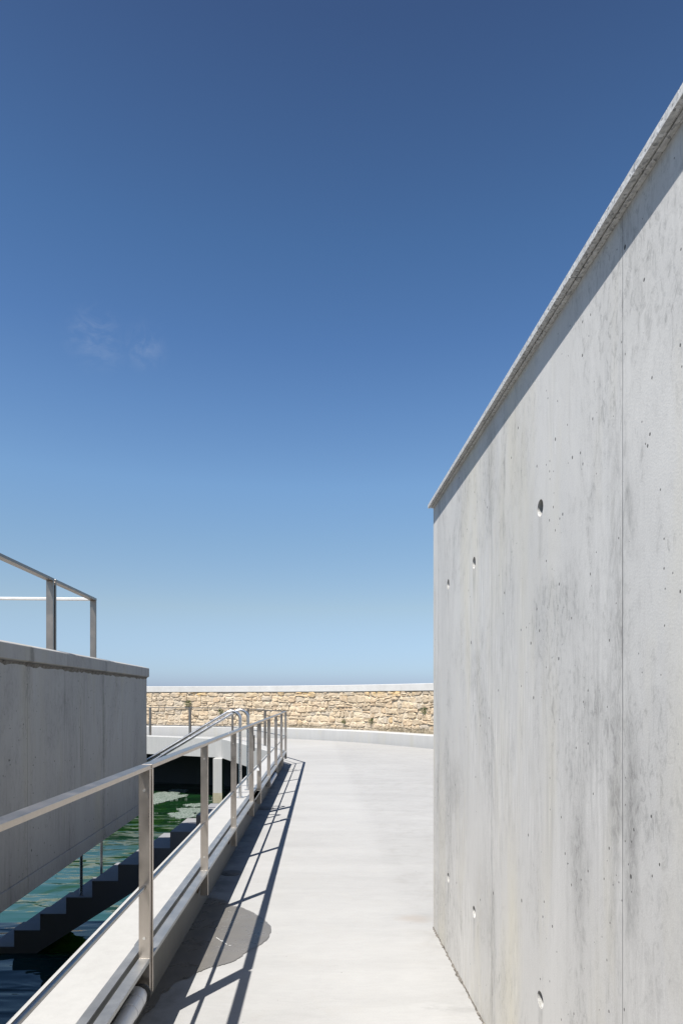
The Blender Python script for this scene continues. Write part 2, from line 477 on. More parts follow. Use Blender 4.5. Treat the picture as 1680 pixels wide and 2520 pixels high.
def mk_water():
    m, t = newmat('green_basin_water')
    c = t.coord()
    w1 = t.noise(t.coord((.34, 1.0, 1)), .75, 2, .45, .6)
    w2 = t.noise(t.coord((.42, 1.25, 1), (3, 7, 0)), 2.0, 2, .45, .9)
    w3 = t.noise(t.coord((.8, 1.2, 1), (9, 1, 0)), 13, 2, .5)
    h = t.math('ADD', t.math('ADD', t.math('MULTIPLY', w1, 1.0), t.math('MULTIPLY', w2, .30)), t.math('MULTIPLY', w3, .006))
    depth = t.noise(t.coord((.5, 1, 1), (1, 4, 0)), .45, 4, .6, .8)
    yy = t.math('ADD', t.sep(c)[1], t.math('MULTIPLY_ADD', depth, 5, -2.5))
    shallow = t.mr(yy, 14.5, 10.5, 0, 1, True)
    col = t.mix(shallow, (.005, .022, .007), (.015, .050, .045))
    weed = t.mr(t.noise(t.coord((1, .8, 1), (6, 2, 0)), .55, 4, .6, 1.0), .54, .62, 0, .8, True)
    col = t.mix(weed, col, (.010, .034, .005))
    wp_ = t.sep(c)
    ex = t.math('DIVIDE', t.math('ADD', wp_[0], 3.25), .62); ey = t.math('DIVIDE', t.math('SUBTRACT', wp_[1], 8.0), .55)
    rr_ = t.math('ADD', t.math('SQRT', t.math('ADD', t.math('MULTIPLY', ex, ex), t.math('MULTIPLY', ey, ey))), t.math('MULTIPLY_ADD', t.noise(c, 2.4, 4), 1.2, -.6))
    col = t.mix(t.mr(rr_, .3, 1.1, 1, 0, True), col, (.055, .20, .014))  # green glow of sunlit water under the stairs, painted into the colour
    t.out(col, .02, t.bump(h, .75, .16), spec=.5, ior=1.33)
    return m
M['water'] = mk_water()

def mk_sea():
    m, t = newmat('open_sea')
    n = t.noise(t.coord(), .6, 6, .6)
    t.out((.02, .05, .08), .15, t.bump(n, .5, .3), spec=.5)
    return m
M['sea'] = mk_sea()

# ------------------------------------------------------------------ light, sky, camera
light = Vector((.322, .488, -1)).normalized()         # direction the sunlight travels
to_sun = -light
elev = math.asin(to_sun.z)
sun = bpy.data.lights.new('sun', 'SUN'); so = bpy.data.objects.new('sun', sun); COL.objects.link(so)
sun.energy = 4.6; sun.angle = math.radians(.53); sun.color = (1.0, .965, .915)
so.rotation_euler = light.to_track_quat('-Z', 'Y').to_euler()
so.location = (-6, -8, 12)

W = bpy.data.worlds.new('World'); S.world = W; W.use_nodes = True
wt = W.node_tree; wt.nodes.clear()
sky = wt.nodes.new('ShaderNodeTexSky'); sky.sky_type = 'NISHITA'; sky.sun_disc = False
sky.sun_elevation = elev
sky.sun_rotation = math.atan2(to_sun.x, to_sun.y)
sky.altitude = 0; sky.air_density = 1.0; sky.dust_density = .55; sky.ozone_density = 2.6
bg = wt.nodes.new('ShaderNodeBackground'); wo = wt.nodes.new('ShaderNodeOutputWorld')
bg.inputs['Strength'].default_value = .058
# two faint wisps of cloud high in the north-west
tc = wt.nodes.new('ShaderNodeTexCoord')
def wisp(F, rad, sc):
    d = Vector(((F[0]-840)/1600, 1, (1716-F[1])/1600)).normalized()
    dist = wt.nodes.new('ShaderNodeVectorMath'); dist.operation = 'DISTANCE'
    wt.links.new(tc.outputs['Generated'], dist.inputs[0]); dist.inputs[1].default_value = d
    mr = wt.nodes.new('ShaderNodeMapRange'); mr.interpolation_type = 'SMOOTHSTEP'
    wt.links.new(dist.outputs['Value'], mr.inputs[0])
    for i, q in enumerate((0, rad, 1, 0)): mr.inputs[i+1].default_value = q
    mp = wt.nodes.new('ShaderNodeMapping'); mp.inputs['Scale'].default_value = sc
    wt.links.new(tc.outputs['Generated'], mp.inputs[0])
    nz = wt.nodes.new('ShaderNodeTexNoise'); nz.inputs['Scale'].default_value = 1; nz.inputs['Detail'].default_value = 7
    nz.inputs['Roughness'].default_value = .62; nz.inputs['Distortion'].default_value = .8
    wt.links.new(mp.outputs[0], nz.inputs['Vector'])
    m2 = wt.nodes.new('ShaderNodeMapRange'); m2.interpolation_type = 'SMOOTHSTEP'
    wt.links.new(nz.outputs['Fac'], m2.inputs[0])
    for i, q in enumerate((.36, .74, 0, .12)): m2.inputs[i+1].default_value = q
    mu = wt.nodes.new('ShaderNodeMath'); mu.operation = 'MULTIPLY'
    wt.links.new(mr.outputs[0], mu.inputs[0]); wt.links.new(m2.outputs[0], mu.inputs[1])
    return mu.outputs[0]
a = wisp((236, 832), .050, (30, 30, 74)); b = wisp((352, 852), .038, (56, 56, 34))
mx = wt.nodes.new('ShaderNodeMath'); mx.operation = 'MAXIMUM'; wt.links.new(a, mx.inputs[0]); wt.links.new(b, mx.inputs[1])
SKYG = wt.nodes.new('ShaderNodeGamma'); SKYG.inputs['Gamma'].default_value = 1.0
wt.links.new(sky.outputs[0], SKYG.inputs[0])
mxc = wt.nodes.new('ShaderNodeMix'); mxc.data_type = 'RGBA'
sz = wt.nodes.new('ShaderNodeSeparateXYZ'); wt.links.new(tc.outputs['Generated'], sz.inputs[0])
gr = wt.nodes.new('ShaderNodeValToRGB'); e = gr.color_ramp.elements
GR = [(0, (.56, .70, 1.10)), (.016, (.62, .76, 1.22)), (.04, (.74, .87, 1.20)), (.134, (1.06, 1.03, 1.0)), (.229, (1.06, 1.14, 1.13)), (.307, (1.06, 1.23, 1.28)),
      (.40, (.88, 1.10, 1.25)), (.476, (.73, .97, 1.18)), (.572, (.62, .86, 1.05)), (.727, (.48, .60, .76)), (1, (.42, .52, .68))]
while len(e) < len(GR): e.new(.5)
for i_, (p_, c_) in enumerate(GR):
    e[i_].position = p_; e[i_].color = (*[q_/1.3 for q_ in c_], 1)
wt.links.new(sz.outputs[2], gr.inputs[0])
gm = wt.nodes.new('ShaderNodeVectorMath'); gm.operation = 'MULTIPLY'
gs = wt.nodes.new('ShaderNodeVectorMath'); gs.operation = 'SCALE'; gs.inputs['Scale'].default_value = 1.3
wt.links.new(SKYG.outputs[0], gm.inputs[0]); wt.links.new(gr.outputs[0], gm.inputs[1]); wt.links.new(gm.outputs[0], gs.inputs[0])
wt.links.new(mx.outputs[0], mxc.inputs[0]); wt.links.new(gs.outputs[0], mxc.inputs[6]); mxc.inputs[7].default_value = (6.2, 6.6, 7.4, 1)
wt.links.new(mxc.outputs[2], bg.inputs['Color']); wt.links.new(bg.outputs[0], wo.inputs[0])

cam = bpy.data.cameras.new('camera'); co = bpy.data.objects.new('camera', cam); COL.objects.link(co)
co.location = (0, 0, 1.5); co.rotation_euler = (math.radians(90), 0, 0)
cam.sensor_fit = 'HORIZONTAL'; cam.sensor_width = 36; cam.lens = 36*1600/1680
cam.shift_y = (1716-1260)/1680; cam.clip_end = 6000; cam.clip_start = .05
S.camera = co
S.view_settings.view_transform = 'Standard'; S.view_settings.look = 'None'
S.view_settings.exposure = 1.0; S.view_settings.gamma = 1.0
S.cycles.max_bounces = 8; S.cycles.diffuse_bounces = 4
S.cycles.caustics_reflective = False; S.cycles.caustics_refractive = False

# ------------------------------------------------------------------ plan of the place
def basin(y): return -1.164 - .0294*y
B = [(basin(-9), -9), (basin(14.30), 14.30), (-2.35, 16.2), (-3.44, 18.6), (-5.97, 19.9), (-9.2, 20.9), (-15, 21.9)]
K = catmull([(7.4, 6), (6.9, 10), (5.9, 13.4), (4.6, 16.5), (2.7, 19.2), (.55, 21.85), (-1.96, 23.75), (-4.7, 24.85), (-7.6, 25.4), (-11, 25.9), (-15, 26.3)], 8)
WATER = -1.48; DECK_BOTTOM = -.235; KT = .315

def polygon_slab(bm, pts, z1, z0):
    top = [bm.verts.new((x, y, z1)) for x, y in pts]; bot = [bm.verts.new((x, y, z0)) for x, y in pts]
    for tri in tessellate_polygon([[Vector((x, y, 0)) for x, y in pts]]):
        bm.faces.new([top[i] for i in tri]); bm.faces.new([bot[i] for i in tri][::-1])
    n = len(pts)
    for i in range(n):
        bm.faces.new((top[i], bot[i], bot[(i+1)%n], top[(i+1)%n]))

bm = bmesh.new()
left = offset(B, .15)
right = offset(K, -.30)[::-1]      # a little way under the low kerb
polygon_slab(bm, left + right + [(9.5, 5), (9.5, -9)], 0.0, -.22)
tag(link('ground', bm, M['ground']), kind='structure')

bm = bmesh.new()
for x0, x1, y0, y1, z in ((-16, 2, -10, 26, WATER),):
    v = [bm.verts.new(p) for p in ((x0,y0,z),(x1,y0,z),(x1,y1,z),(x0,y1,z))]; bm.faces.new(v)
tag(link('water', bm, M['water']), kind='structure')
bm = bmesh.new()
R_ = 3000
ring = [(R_*math.cos(2*PI*i/48), R_*math.sin(2*PI*i/48)) for i in range(48)]
bm.faces.new([bm.verts.new((x, y, -4.0)) for x, y in ring])
tag(link('sea', bm, M['sea']), kind='structure')

# basin wall deep under the deck
bm = bmesh.new()
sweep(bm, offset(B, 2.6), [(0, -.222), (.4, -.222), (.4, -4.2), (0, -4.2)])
tag(link('basin_enclosure', bm, M['dark_quay']), 'dark damp concrete wall in the shadowed void under the curved deck', 'wall')

# raised kerb round the basin
bm = bmesh.new()
sweep(bm, B, [(.018, KT), (.300, KT), (.309, KT-.009), (.309, .0), (.309, -.215), (.20, DECK_BOTTOM), (0, DECK_BOTTOM), (0, KT-.018)])
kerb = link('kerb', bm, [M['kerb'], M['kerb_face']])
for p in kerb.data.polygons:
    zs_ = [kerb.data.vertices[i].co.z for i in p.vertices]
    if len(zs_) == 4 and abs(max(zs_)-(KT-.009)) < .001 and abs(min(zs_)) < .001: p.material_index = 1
rg = random.Random(5); Bp = Path(B); d_ = 0.4
while d_ < Bp.s[1]-.1:
    e_ = min(d_+rg.uniform(1.9, 2.6), Bp.s[1]-.05)
    p0, _ = Bp.at(d_); p1, _ = Bp.at(e_-.004)
    w0 = .272+rg.uniform(-.004, .004)
    bm = bmesh.new(); sweep(bm, [tuple(p0), tuple(p1)], [(w0, KT+.0005), (w0, KT+.0045), (.3125, KT+.0045), (.3125, KT-.05), (.3095, KT-.05), (.3095, KT+.0005)])
    link('edge_strip', bm, M['bar'], kerb); d_ = e_
tag(kerb, 'broad white concrete kerb edging the green basin below the steel railing', 'kerb')

bm = bmesh.new()
box(bm, -11.6, -1.26, -9, 1.75, -2.4, .245)  # added out of view to block sky light from the stair face
tag(link('basin_enclosure', bm, M['dark_quay']), 'unseen concrete block added beside the camera to keep sky light off the stairs', 'wall')

# ------------------------------------------------------------------ right-hand building
ang = math.atan(.0455)
rb = thing('concrete_building', 'tall pale cast concrete building wall on the right with round tie holes', 'building', (.5973, 4.227, 0), ang)
bm = bmesh.new(); box(bm, 0, 5.2, -9, 0, -.15, 2.727)
wall = link('wall', bm, [M['wall'], M['grout']], rb)
# tie holes, cut as shallow cones
bm = bmesh.new()
for Y in (2.249, 3.168, 3.768):
    for Z in (2.155, .452):
        ly = -(4.227-Y)*1.0009
        seg = 28
        a0 = [bm.verts.new((-.004, ly+.030*math.cos(2*PI*k/seg), Z+.030*math.sin(2*PI*k/seg))) for k in range(seg)]
        a1 = [bm.verts.new((.022, ly+.025*math.cos(2*PI*k/seg), Z+.025*math.sin(2*PI*k/seg))) for k in range(seg)]
        a2 = [bm.verts.new((.040, ly+.014*math.cos(2*PI*k/seg), Z+.014*math.sin(2*PI*k/seg))) for k in range(seg)]
        for q, w in ((a0, a1), (a1, a2)):
            for k in range(seg): bm.faces.new((q[k], q[(k+1)%seg], w[(k+1)%seg], w[k]))
        bm.faces.new(a0[::-1]); bm.faces.new(a2)
for f in bm.faces: f.material_index = 1
cut = link('cutter', bm, [M['wall'], M['grout']], rb)
md = wall.modifiers.new('holes', 'BOOLEAN'); md.operation = 'DIFFERENCE'; md.object = cut; md.solver = 'EXACT'
bpy.context.view_layer.update()
dg = bpy.context.evaluated_depsgraph_get()
nm = bpy.data.meshes.new_from_object(wall.evaluated_get(dg))
wall.modifiers.clear(); wall.data = nm
bpy.data.objects.remove(cut, do_unlink=True)
# granite coping slabs with a drip groove, 4 mm open joints
bm = bmesh.new()
OV = .0365
cuts = [0.004, -(4.227-3.33), -(4.227-1.90), -(4.227-.48), -(4.227+.95), -6.6, -8.0, -9.0]
for y1, y0 in zip(cuts, cuts[1:]):
    y0 += .002; y1 -= .002
    prof = [(-OV, 2.727), (-OV*.58, 2.727), (-OV*.58, 2.733), (-OV*.40, 2.733), (-OV*.40, 2.727), (.30, 2.727), (.30, 2.7485), (-OV, 2.7485)]
    q0 = [bm.verts.new((x, y0, z)) for x, z in prof]; q1 = [bm.verts.new((x, y1, z)) for x, z in prof]
    n = len(prof)
    for i in range(n): bm.faces.new((q0[i], q0[(i+1)%n], q1[(i+1)%n], q1[i]))
    bm.faces.new(q0); bm.faces.new(q1[::-1])
for v in bm.verts: v.co.z += .001
link('coping', bm, M['granite'], rb)
bm = bmesh.new(); box(bm, .30, 5.2, -9, 0, 2.729, 2.745)
link('roof', bm, M['granite'], rb)
# rough filler strip where wall meets floor
bm = bmesh.new()
rng = random.Random(4)
n = 260; prev = None
for i in range(n+1):
    y = .003 - 4.6*i/n
    w = .004 + .010*rng.random()**2 + (.010 if rng.random() < .06 else 0)
    h = .002 + .008*rng.random()**2
    cur = [bm.verts.new((-w, y, .0005)), bm.verts.new((-w*.5, y, h)), bm.verts.new((.001, y, h+.006*rng.random()))]
    if prev:
        bm.faces.new((prev[0], prev[1], cur[1], cur[0])); bm.faces.new((prev[1], prev[2], cur[2], cur[1]))
    prev = cur
link('base_joint', bm, M['joint'], rb)

# ------------------------------------------------------------------ left-hand building (overhangs the basin)
angL = math.atan(.055)
lb = thing('concrete_building', 'low grey concrete building in shade overhanging the green water on the left', 'building', (-2.135, 7.13, 0), angL)
bm = bmesh.new()
box(bm, -9.5, 0, -13, 0, .378, 1.712)  # unseen width stretched far left to keep sky light off the stairs
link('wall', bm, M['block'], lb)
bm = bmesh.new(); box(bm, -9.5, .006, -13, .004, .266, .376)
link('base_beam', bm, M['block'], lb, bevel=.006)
bm = bmesh.new()
for y1, y0 in ((.022, -1.505), (-1.509, -3.035), (-3.039, -4.565), (-4.569, -6.1), (-6.104, -9), (-9.004, -13)):
    prof = [(-9.5, 1.714), (.0, 1.714), (.022, 1.726), (.022, 1.813), (.017, 1.818), (-.05, 1.8365), (-9.5, 1.8365)]
    q0 = [bm.verts.new((x, y0, z)) for x, z in prof]; q1 = [bm.verts.new((x, y1, z)) for x, z in prof]
    k = len(prof)
    for i in range(k): bm.faces.new((q0[i], q0[(i+1)%k], q1[(i+1)%k], q1[i]))
    bm.faces.new(q0); bm.faces.new(q1[::-1])
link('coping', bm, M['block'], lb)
bm = bmesh.new()
rng = random.Random(7); prev = None
for i in range(161):
    y = -.02 - 8*i/160
    w = .010+.008*rng.random(); h = .012+.018*rng.random()
    cur = [bm.verts.new((0, y, 1.7135)), bm.verts.new((w, y, 1.7135)), bm.verts.new((.0, y, 1.7135-h))]
    if prev: bm.faces.new((prev[1], prev[2], cur[2], cur[1]))
    prev = cur
link('joint_bead', bm, M['joint'], lb)

# its roof railing: flat bars
rr = thing('roof_railing', 'steel railing corner standing on the roof of the shaded concrete building', 'railing', (-2.135, 7.13, 0), angL)
RZ = 2.350
def lY(Y): return -(7.13-Y)*1.0015
XR = -.055
YE = 5.60
bm = bmesh.new(); box(bm, XR-.05, XR, -12, lY(4.66), RZ-.02, RZ); link('top_rail', bm, M['old_steel'], rr, bevel=.0015)
bm = bmesh.new(); box(bm, XR-.05, XR, lY(4.69), lY(YE), RZ-.02, RZ); link('top_rail', bm, M['old_steel'], rr, bevel=.0015)
bm = bmesh.new(); box(bm, -1.9, XR-.052, lY(YE)-.05, lY(YE), RZ-.021, RZ-.001); link('cross_rail', bm, M['sunlit_bar'], rr, bevel=.0015)
for yy in (lY(4.635), lY(4.68), lY(3.2), lY(1.7), lY(YE)-.022):
    bm = bmesh.new(); box(bm, XR-.05, XR-.001, yy, yy+.020, 1.837, RZ-.021); link('post', bm, M['old_steel'], rr, bevel=.0015)
bm = bmesh.new(); box(bm, -.905, -.885, lY(YE)-.05, lY(YE), 1.837, RZ-.022); link('post', bm, M['old_steel'], rr, bevel=.0015)

# ------------------------------------------------------------------ railing along the kerb
RC = [(q[0], q[1]) for q in offset(B, .354)]       # centre line of the rail
def rail_x(Y): return -.810 - .0294*Y
RTOP, RBOT, PBOT = 1.190, 1.170, .137
tS = Vector((-.0294, 1)).normalized()

def post(parent, c, t, hw=.025, ht=.010, name='post', zb=PBOT, screws=True, mat='steel'):
    bm = bmesh.new(); obox(bm, c, t, hw, ht, zb, RBOT-.0005)
    p = link(name, bm, M[mat], parent, bevel=.0015)
    if screws:
        for z in (1.075, .402):
            bm = bmesh.new()
            n = Vector((-t[0], -t[1], 0))
            q = Vector((c[0], c[1], z)) + n*ht
            tube(bm, [q+n*.0002, q+n*.0022, q+n*.0038], .0065, 12)
            link('screw', bm, M['screw'], p, smooth=False)
    return p

def straight_section(parent, Y0, Y1, posts, toe=True, hinge=None):
    """flat-bar rail, round mid rail and flat toe bar between Y0 and Y1"""
    def c(Y): return Vector((rail_x(Y), Y))
    mid = (c(Y0)+c(Y1))/2; half = (c(Y1)-c(Y0)).length/2
    bm = bmesh.new(); obox(bm, mid, tS, .025, half, RBOT, RTOP); link('top_rail', bm, M['steel'], parent, bevel=.002)
    bm = bmesh.new()
    a, b = c(Y0+.012), c(Y1-.012)
    tube(bm, [(a.x, a.y, .635), (b.x, b.y, .635)], .0105); link('mid_rail', bm, M['rod'], parent, smooth=True)
    ys = sorted(posts)
    for y in ys:
        post(parent, c(y), tS, screws=(y < 7))
    ends = [Y0-.001] + ys + [Y1+.001]
    segs = [(p+.0105, q-.0105) for p, q in zip(ys, ys[1:])]
    if Y0 < ys[0]-.2: segs.insert(0, (Y0, ys[0]-.0105))
    for p, q in segs:
        m_ = (c(p)+c(q))/2; h_ = (c(q)-c(p)).length/2
        bm = bmesh.new(); obox(bm, m_, tS, .025, h_, .290, .310); link('toe_bar', bm, M['bar'], parent, bevel=.0015)
        bm = bmesh.new(); obox(bm, m_ - Vector((.019, 0)), tS, .025, h_, .262, .266); link('sun_stop_plate', bm, M['dark_metal'], parent)  # plate added to stop sun leaking through the gap behind the toe bar
    for y in ys:      # bolted bracket between post foot and kerb
        q = c(y)
        bm = bmesh.new()
        tube(bm, [(q.x-.024, q.y, .225), (q.x-.041, q.y, .225)], .016, 10)
        tube(bm, [(q.x-.024, q.y-.02, .225), (q.x-.03, q.y-.034, .225)], .010, 8)
        box(bm, q.x-.0445, q.x-.039, q.y-.035, q.y+.035, .16, .27)
        link('bracket', bm, M['rust'], parent)

r1 = thing('steel_railing', 'nearest steel railing, cropped by the left edge, crossing before the shaded building', 'railing', (0, 0, 0))
straight_section(r1, -3.0, 2.978, [-1.4, .1, 1.52, 2.968])
r2 = thing('steel_railing', 'flat-bar steel railing from the double post beside the wet patch to the gate', 'railing', (0, 0, 0))
straight_section(r2, 3.004, 7.46, [3.014, 4.47, 5.94, 7.44])
gt = thing('steel_gate', 'narrow steel gate with dark hinges in the railing at the stair top', 'gate', (0, 0, 0))
straight_section(gt, 7.475, 8.33, [8.31])
def c2(Y): return Vector((rail_x(Y), Y))
bm = bmesh.new(); m_ = (c2(7.475)+c2(8.29))/2; obox(bm, m_, tS, .025, .405, .290, .310); link('toe_bar', bm, M['bar'], gt, bevel=.0015)
bm = bmesh.new(); obox(bm, m_ - Vector((.019, 0)), tS, .025, .40, .262, .266); link('sun_stop_plate', bm, M['dark_metal'], gt)  # same added sun stop below the gate's toe bar
for z0, z1 in ((.80, .96), (.14, .22)):
    q = c2(7.49); bm = bmesh.new(); box(bm, q.x+.0, q.x+.03, q.y-.02, q.y+.03, z0+.08, z1+.10); link('hinge', bm, M['dark_metal'], gt, bevel=.003)
q = c2(8.28)
bm = bmesh.new(); box(bm, q.x-.022, q.x+.010, q.y-.02, q.y-.002, .565, .60)
tube(bm, [(q.x-.016, q.y-.011, .598), (q.x-.016, q.y-.011, .618), (q.x-.006, q.y-.011, .630), (q.x+.004, q.y-.011, .618), (q.x+.004, q.y-.011, .598)], .003, 8)
tag(link('padlock', bm, M['pvc'], bevel=.002), 'small white padlock hanging from the gate post', 'padlock')
r3 = thing('steel_railing', 'far steel railing of closely spaced posts, from the gate to the corner', 'railing', (0, 0, 0))
straight_section(r3, 8.345, 14.385, [8.36, 9.84, 11.35, 12.87, 14.355])

r4 = thing('steel_railing', 'distant steel railing curving along the basin deck in front of the stone wall', 'railing', (0, 0, 0))
ret = RC[1:-1]
pt = Path(ret)
bm = bmesh.new(); sweep(bm, ret, [(-.025, RBOT), (.025, RBOT), (.025, RTOP), (-.025, RTOP)]); link('top_rail', bm, M['old_steel'], r4)
bm = bmesh.new(); sweep(bm, ret, [(-.025, .290), (.025, .290), (.025, .310), (-.025, .310)]); link('toe_bar', bm, M['bar'], r4)
bm = bmesh.new(); tube(bm, [(x, y, .635) for x, y in ret], .0105, 10); link('mid_rail', bm, M['rod'], r4, smooth=True)
for xi in (652, 610, 572, 467.5, 369.7, 250, 130):
    d = pt.near_ratio((xi-840)/1600)
    p, t = pt.at(d)
    post(r4, p, t, hw=.025, ht=.032, screws=False, mat='old_steel')

# ------------------------------------------------------------------ stairs into the water, and their handrails
st = thing('staircase', 'dark concrete staircase descending from the gate into the green water', 'staircase', (0, 0, 0))
SY0, SY1 = 7.55, 8.39
XA, TR, RI, ZA = -1.9885, .302, .191, -.064
prof = []
x_right = -1.386
z = ZA + RI
prof.append((x_right, z))
x = XA + TR
for k in range(9):
    prof.append((x, z))
    z -= RI
    if k < 8: prof.append((x, z)); x -= TR
prof.append((prof[-1][0], -2.1))
prof += [(-3.55, -2.1), (-3.55, -1.484), (x_right, -.112)]
bm = bmesh.new()
q0 = [bm.verts.new((x, SY0, z)) for x, z in prof]; q1 = [bm.verts.new((x, SY1, z)) for x, z in prof]
k = len(prof)
for i in range(k): bm.faces.new((q0[i], q0[(i+1)%k], q1[(i+1)%k], q1[i]))
for tri in tessellate_polygon([[Vector((x, z, 0)) for x, z in prof]]):
    bm.faces.new([q0[i] for i in tri]); bm.faces.new([q1[i] for i in tri][::-1])
link('flight', bm, M['stairs'], st)

def handrail(Y, label):
    h = thing('handrail', label, 'handrail', (0, Y, 0), 0, 'handrails of the basin staircase')
    r = .10
    xl = -1.19; ztop = 1.335
    pts = [(xl, 0, KT+.001), (xl, 0, ztop-r)]
    for k in range(1, 11):
        a = k/10*math.radians(121)
        pts.append((xl-r+r*math.cos(a), 0, ztop-r+r*math.sin(a)))
    x0, _, z0 = pts[-1]
    xe = -3.55
    pts.append((xe, 0, z0+.6*(xe-x0)))
    bm = bmesh.new(); tube(bm, pts, .018, 16); link('rail', bm, M['tube'], h, smooth=True)
    bm = bmesh.new(); tube(bm, [(xl, 0, KT+.0012), (xl, 0, KT+.009)], .045, 18); link('base_plate', bm, M['tube'], h)
    xp = -3.06
    bm = bmesh.new(); tube(bm, [(xp, 0, ZA-4*RI+.001), (xp, 0, z0+.6*(xp-x0)-.012)], .018, 12); link('post', bm, M['tube'], h, smooth=True)
    return h
handrail(7.65, 'bent steel tube handrail on the near side of the dark stairs')
handrail(8.29, 'bent steel tube handrail on the far side of the dark stairs')

# ------------------------------------------------------------------ pier under the curved deck
bm = bmesh.new()
tdir = Vector((-.90, .46)).normalized()
for (cx, cy) in ((-3.50, 18.50),):
    box(bm, -3.615, -3.360, 18.30, 18.62, -2.0, -.232)
    pr = link('pier', bm, M['edge'], bevel=.01)
    bm = bmesh.new(); box(bm, -3.617, -3.358, 18.298, 18.622, -1.6, -1.20); link('tide_band', bm, M['tide'], pr)
    tag(pr, 'pale square concrete pier standing in the water under the deck', 'pier')
bm = bmesh.new()
box(bm, -7.9, -7.62, 20.4, 20.7, -2.0, -.232)
tag(link('pier', bm, M['edge'], bevel=.01), 'concrete pier under the deck, hidden behind the shaded building', 'pier')

# ------------------------------------------------------------------ low kerb and rubble wall
bm = bmesh.new()
# K runs right-to-left, so its right-hand side is the sea side
sweep(bm, K, [(0, -.1), (.55, -.1), (.55, .362), (.02, .362), (0, .342)])
tag(link('kerb', bm, M['edge']), 'low curved pale concrete kerb at the foot of the stone wall', 'kerb')

sw = thing('stone_wall', 'curved beige rubble stone wall with a smooth white concrete cap', 'wall', (0, 0, 0))
WK = offset(K, .55)
wp = Path(WK)
bm = bmesh.new(); sweep(bm, WK, [(.045, .2), (.75, .2), (.75, 1.70), (.045, 1.70)])
link('mortar', bm, M['mortar'], sw)
bm = bmesh.new(); sweep(bm, WK, [(.0, 1.706), (.80, 1.706), (.80, 1.93), (.012, 1.93), (.0, 1.918)])
link('cap', bm, M['cap'], sw)

bm = bmesh.new()
rng = random.Random(21)
def wpos(s, z, d):
    p, t = wp.at(s)
    n = Vector((t.y, -t.x))            # towards the sea
    return (p.x+n.x*d, p.y+n.y*d, z)
def wave(row, s): return .035*math.sin(s*1.9+row*2.3)+.022*math.sin(s*4.3+row*5.1)
def add_stone(s0, s1, zl, zh, rowa, rowb):
    """rounded irregular block on the face of the wall"""
    g = .002 + .016*rng.random()**3
    s0 += g; s1 -= g
    def zb(s): return zl + (wave(rowa, s) if rowa >= 0 else 0) + g*.8
    def zt(s): return zh + (wave(rowb, s) if rowb >= 0 else 0) - g*.8
    w = s1-s0
    j = lambda a: rng.uniform(-a, a)
    ch0, ch1, ch2, ch3 = [rng.uniform(.01, .06) for _ in range(4)]
    ptsl = []
    h = zt((s0+s1)/2)-zb((s0+s1)/2)
    cs = min(.35*w, .10); cz = .38*h
    a = [rng.random() for _ in range(4)]
    ptsl.append((s0+cs*a[0], zb(s0+cs*a[0]))); ptsl.append(((s0+s1)/2+j(.1*w), zb((s0+s1)/2)+abs(j(.02)))); ptsl.append((s1-cs*a[1], zb(s1)))
    ptsl.append((s1, zb(s1)+cz*a[1])); ptsl.append((s1-abs(j(.015)), zb(s1)+h*.5)); ptsl.append((s1, zt(s1)-cz*a[2]))
    ptsl.append((s1-cs*a[2], zt(s1))); ptsl.append(((s0+s1)/2+j(.1*w), zt((s0+s1)/2)-abs(j(.02)))); ptsl.append((s0+cs*a[3], zt(s0)))
    ptsl.append((s0, zt(s0)-cz*a[3])); ptsl.append((s0+abs(j(.015)), zb(s0)+h*.5)); ptsl.append((s0, zb(s0)+cz*a[0]))
    ptsl = [(s, min(max(z, .345), 1.702)) for s, z in ptsl]
    cx = (s0+s1)/2; cz_ = sum(p[1] for p in ptsl)/12
    dep = rng.uniform(-.005, .035)
    tilt = j(.03); tz = j(.05)
    back = [bm.verts.new(wpos(s, z, .10)) for s, z in ptsl]
    rim = [bm.verts.new(wpos(s, z, dep+.026+j(.006))) for s, z in ptsl]
    ins = []
    for s, z in ptsl:
        q = .80+j(.05)
        ss, zz = cx+(s-cx)*q, cz_+(z-cz_)*q
        ins.append(bm.verts.new(wpos(ss, zz, dep+tilt*(ss-cx)/max(w,.1)+tz*(zz-cz_)+j(.010))))
    ctr = bm.verts.new(wpos(cx+j(.04), cz_, dep-.004+j(.014)))
    n = 12
    for i in range(n):
        k = (i+1) % n
        bm.faces.new((back[i], back[k], rim[k], rim[i])); bm.faces.new((rim[i], rim[k], ins[k], ins[i]))
        bm.faces.new((ins[i], ins[k], ctr))
zs = [.345, .45, .61, .80, .965, 1.15, 1.33, 1.52, 1.704]
s_lo = wp.near_ratio(.35); s_hi = wp.near_ratio(-.42)
for r in range(len(zs)-1):
    s = s_lo - rng.random()*.3
    ra = r if r > 0 else -1; rb_ = r+1 if r+1 < len(zs)-1 else -1
    while s < s_hi:
        w = rng.uniform(.16, .48) if r not in (0, 7) else rng.uniform(.2, .55)
        if rng.random() < .22 and zs[r+1]-zs[r] > .17:
            zm = zs[r] + (zs[r+1]-zs[r])*rng.uniform(.4, .6)
            k = rng.uniform(.4, .6)
            add_stone(s, s+w, zs[r], zm, ra, ra)
            if w > .4:
                add_stone(s, s+w*k, zm, zs[r+1], ra, rb_); add_stone(s+w*k, s+w, zm, zs[r+1], ra, rb_)
            else: add_stone(s, s+w, zm, zs[r+1], ra, rb_)
        else: add_stone(s, s+w, zs[r], zs[r+1], ra, rb_)
        s += w
link('stones', bm, M['stone'], sw)

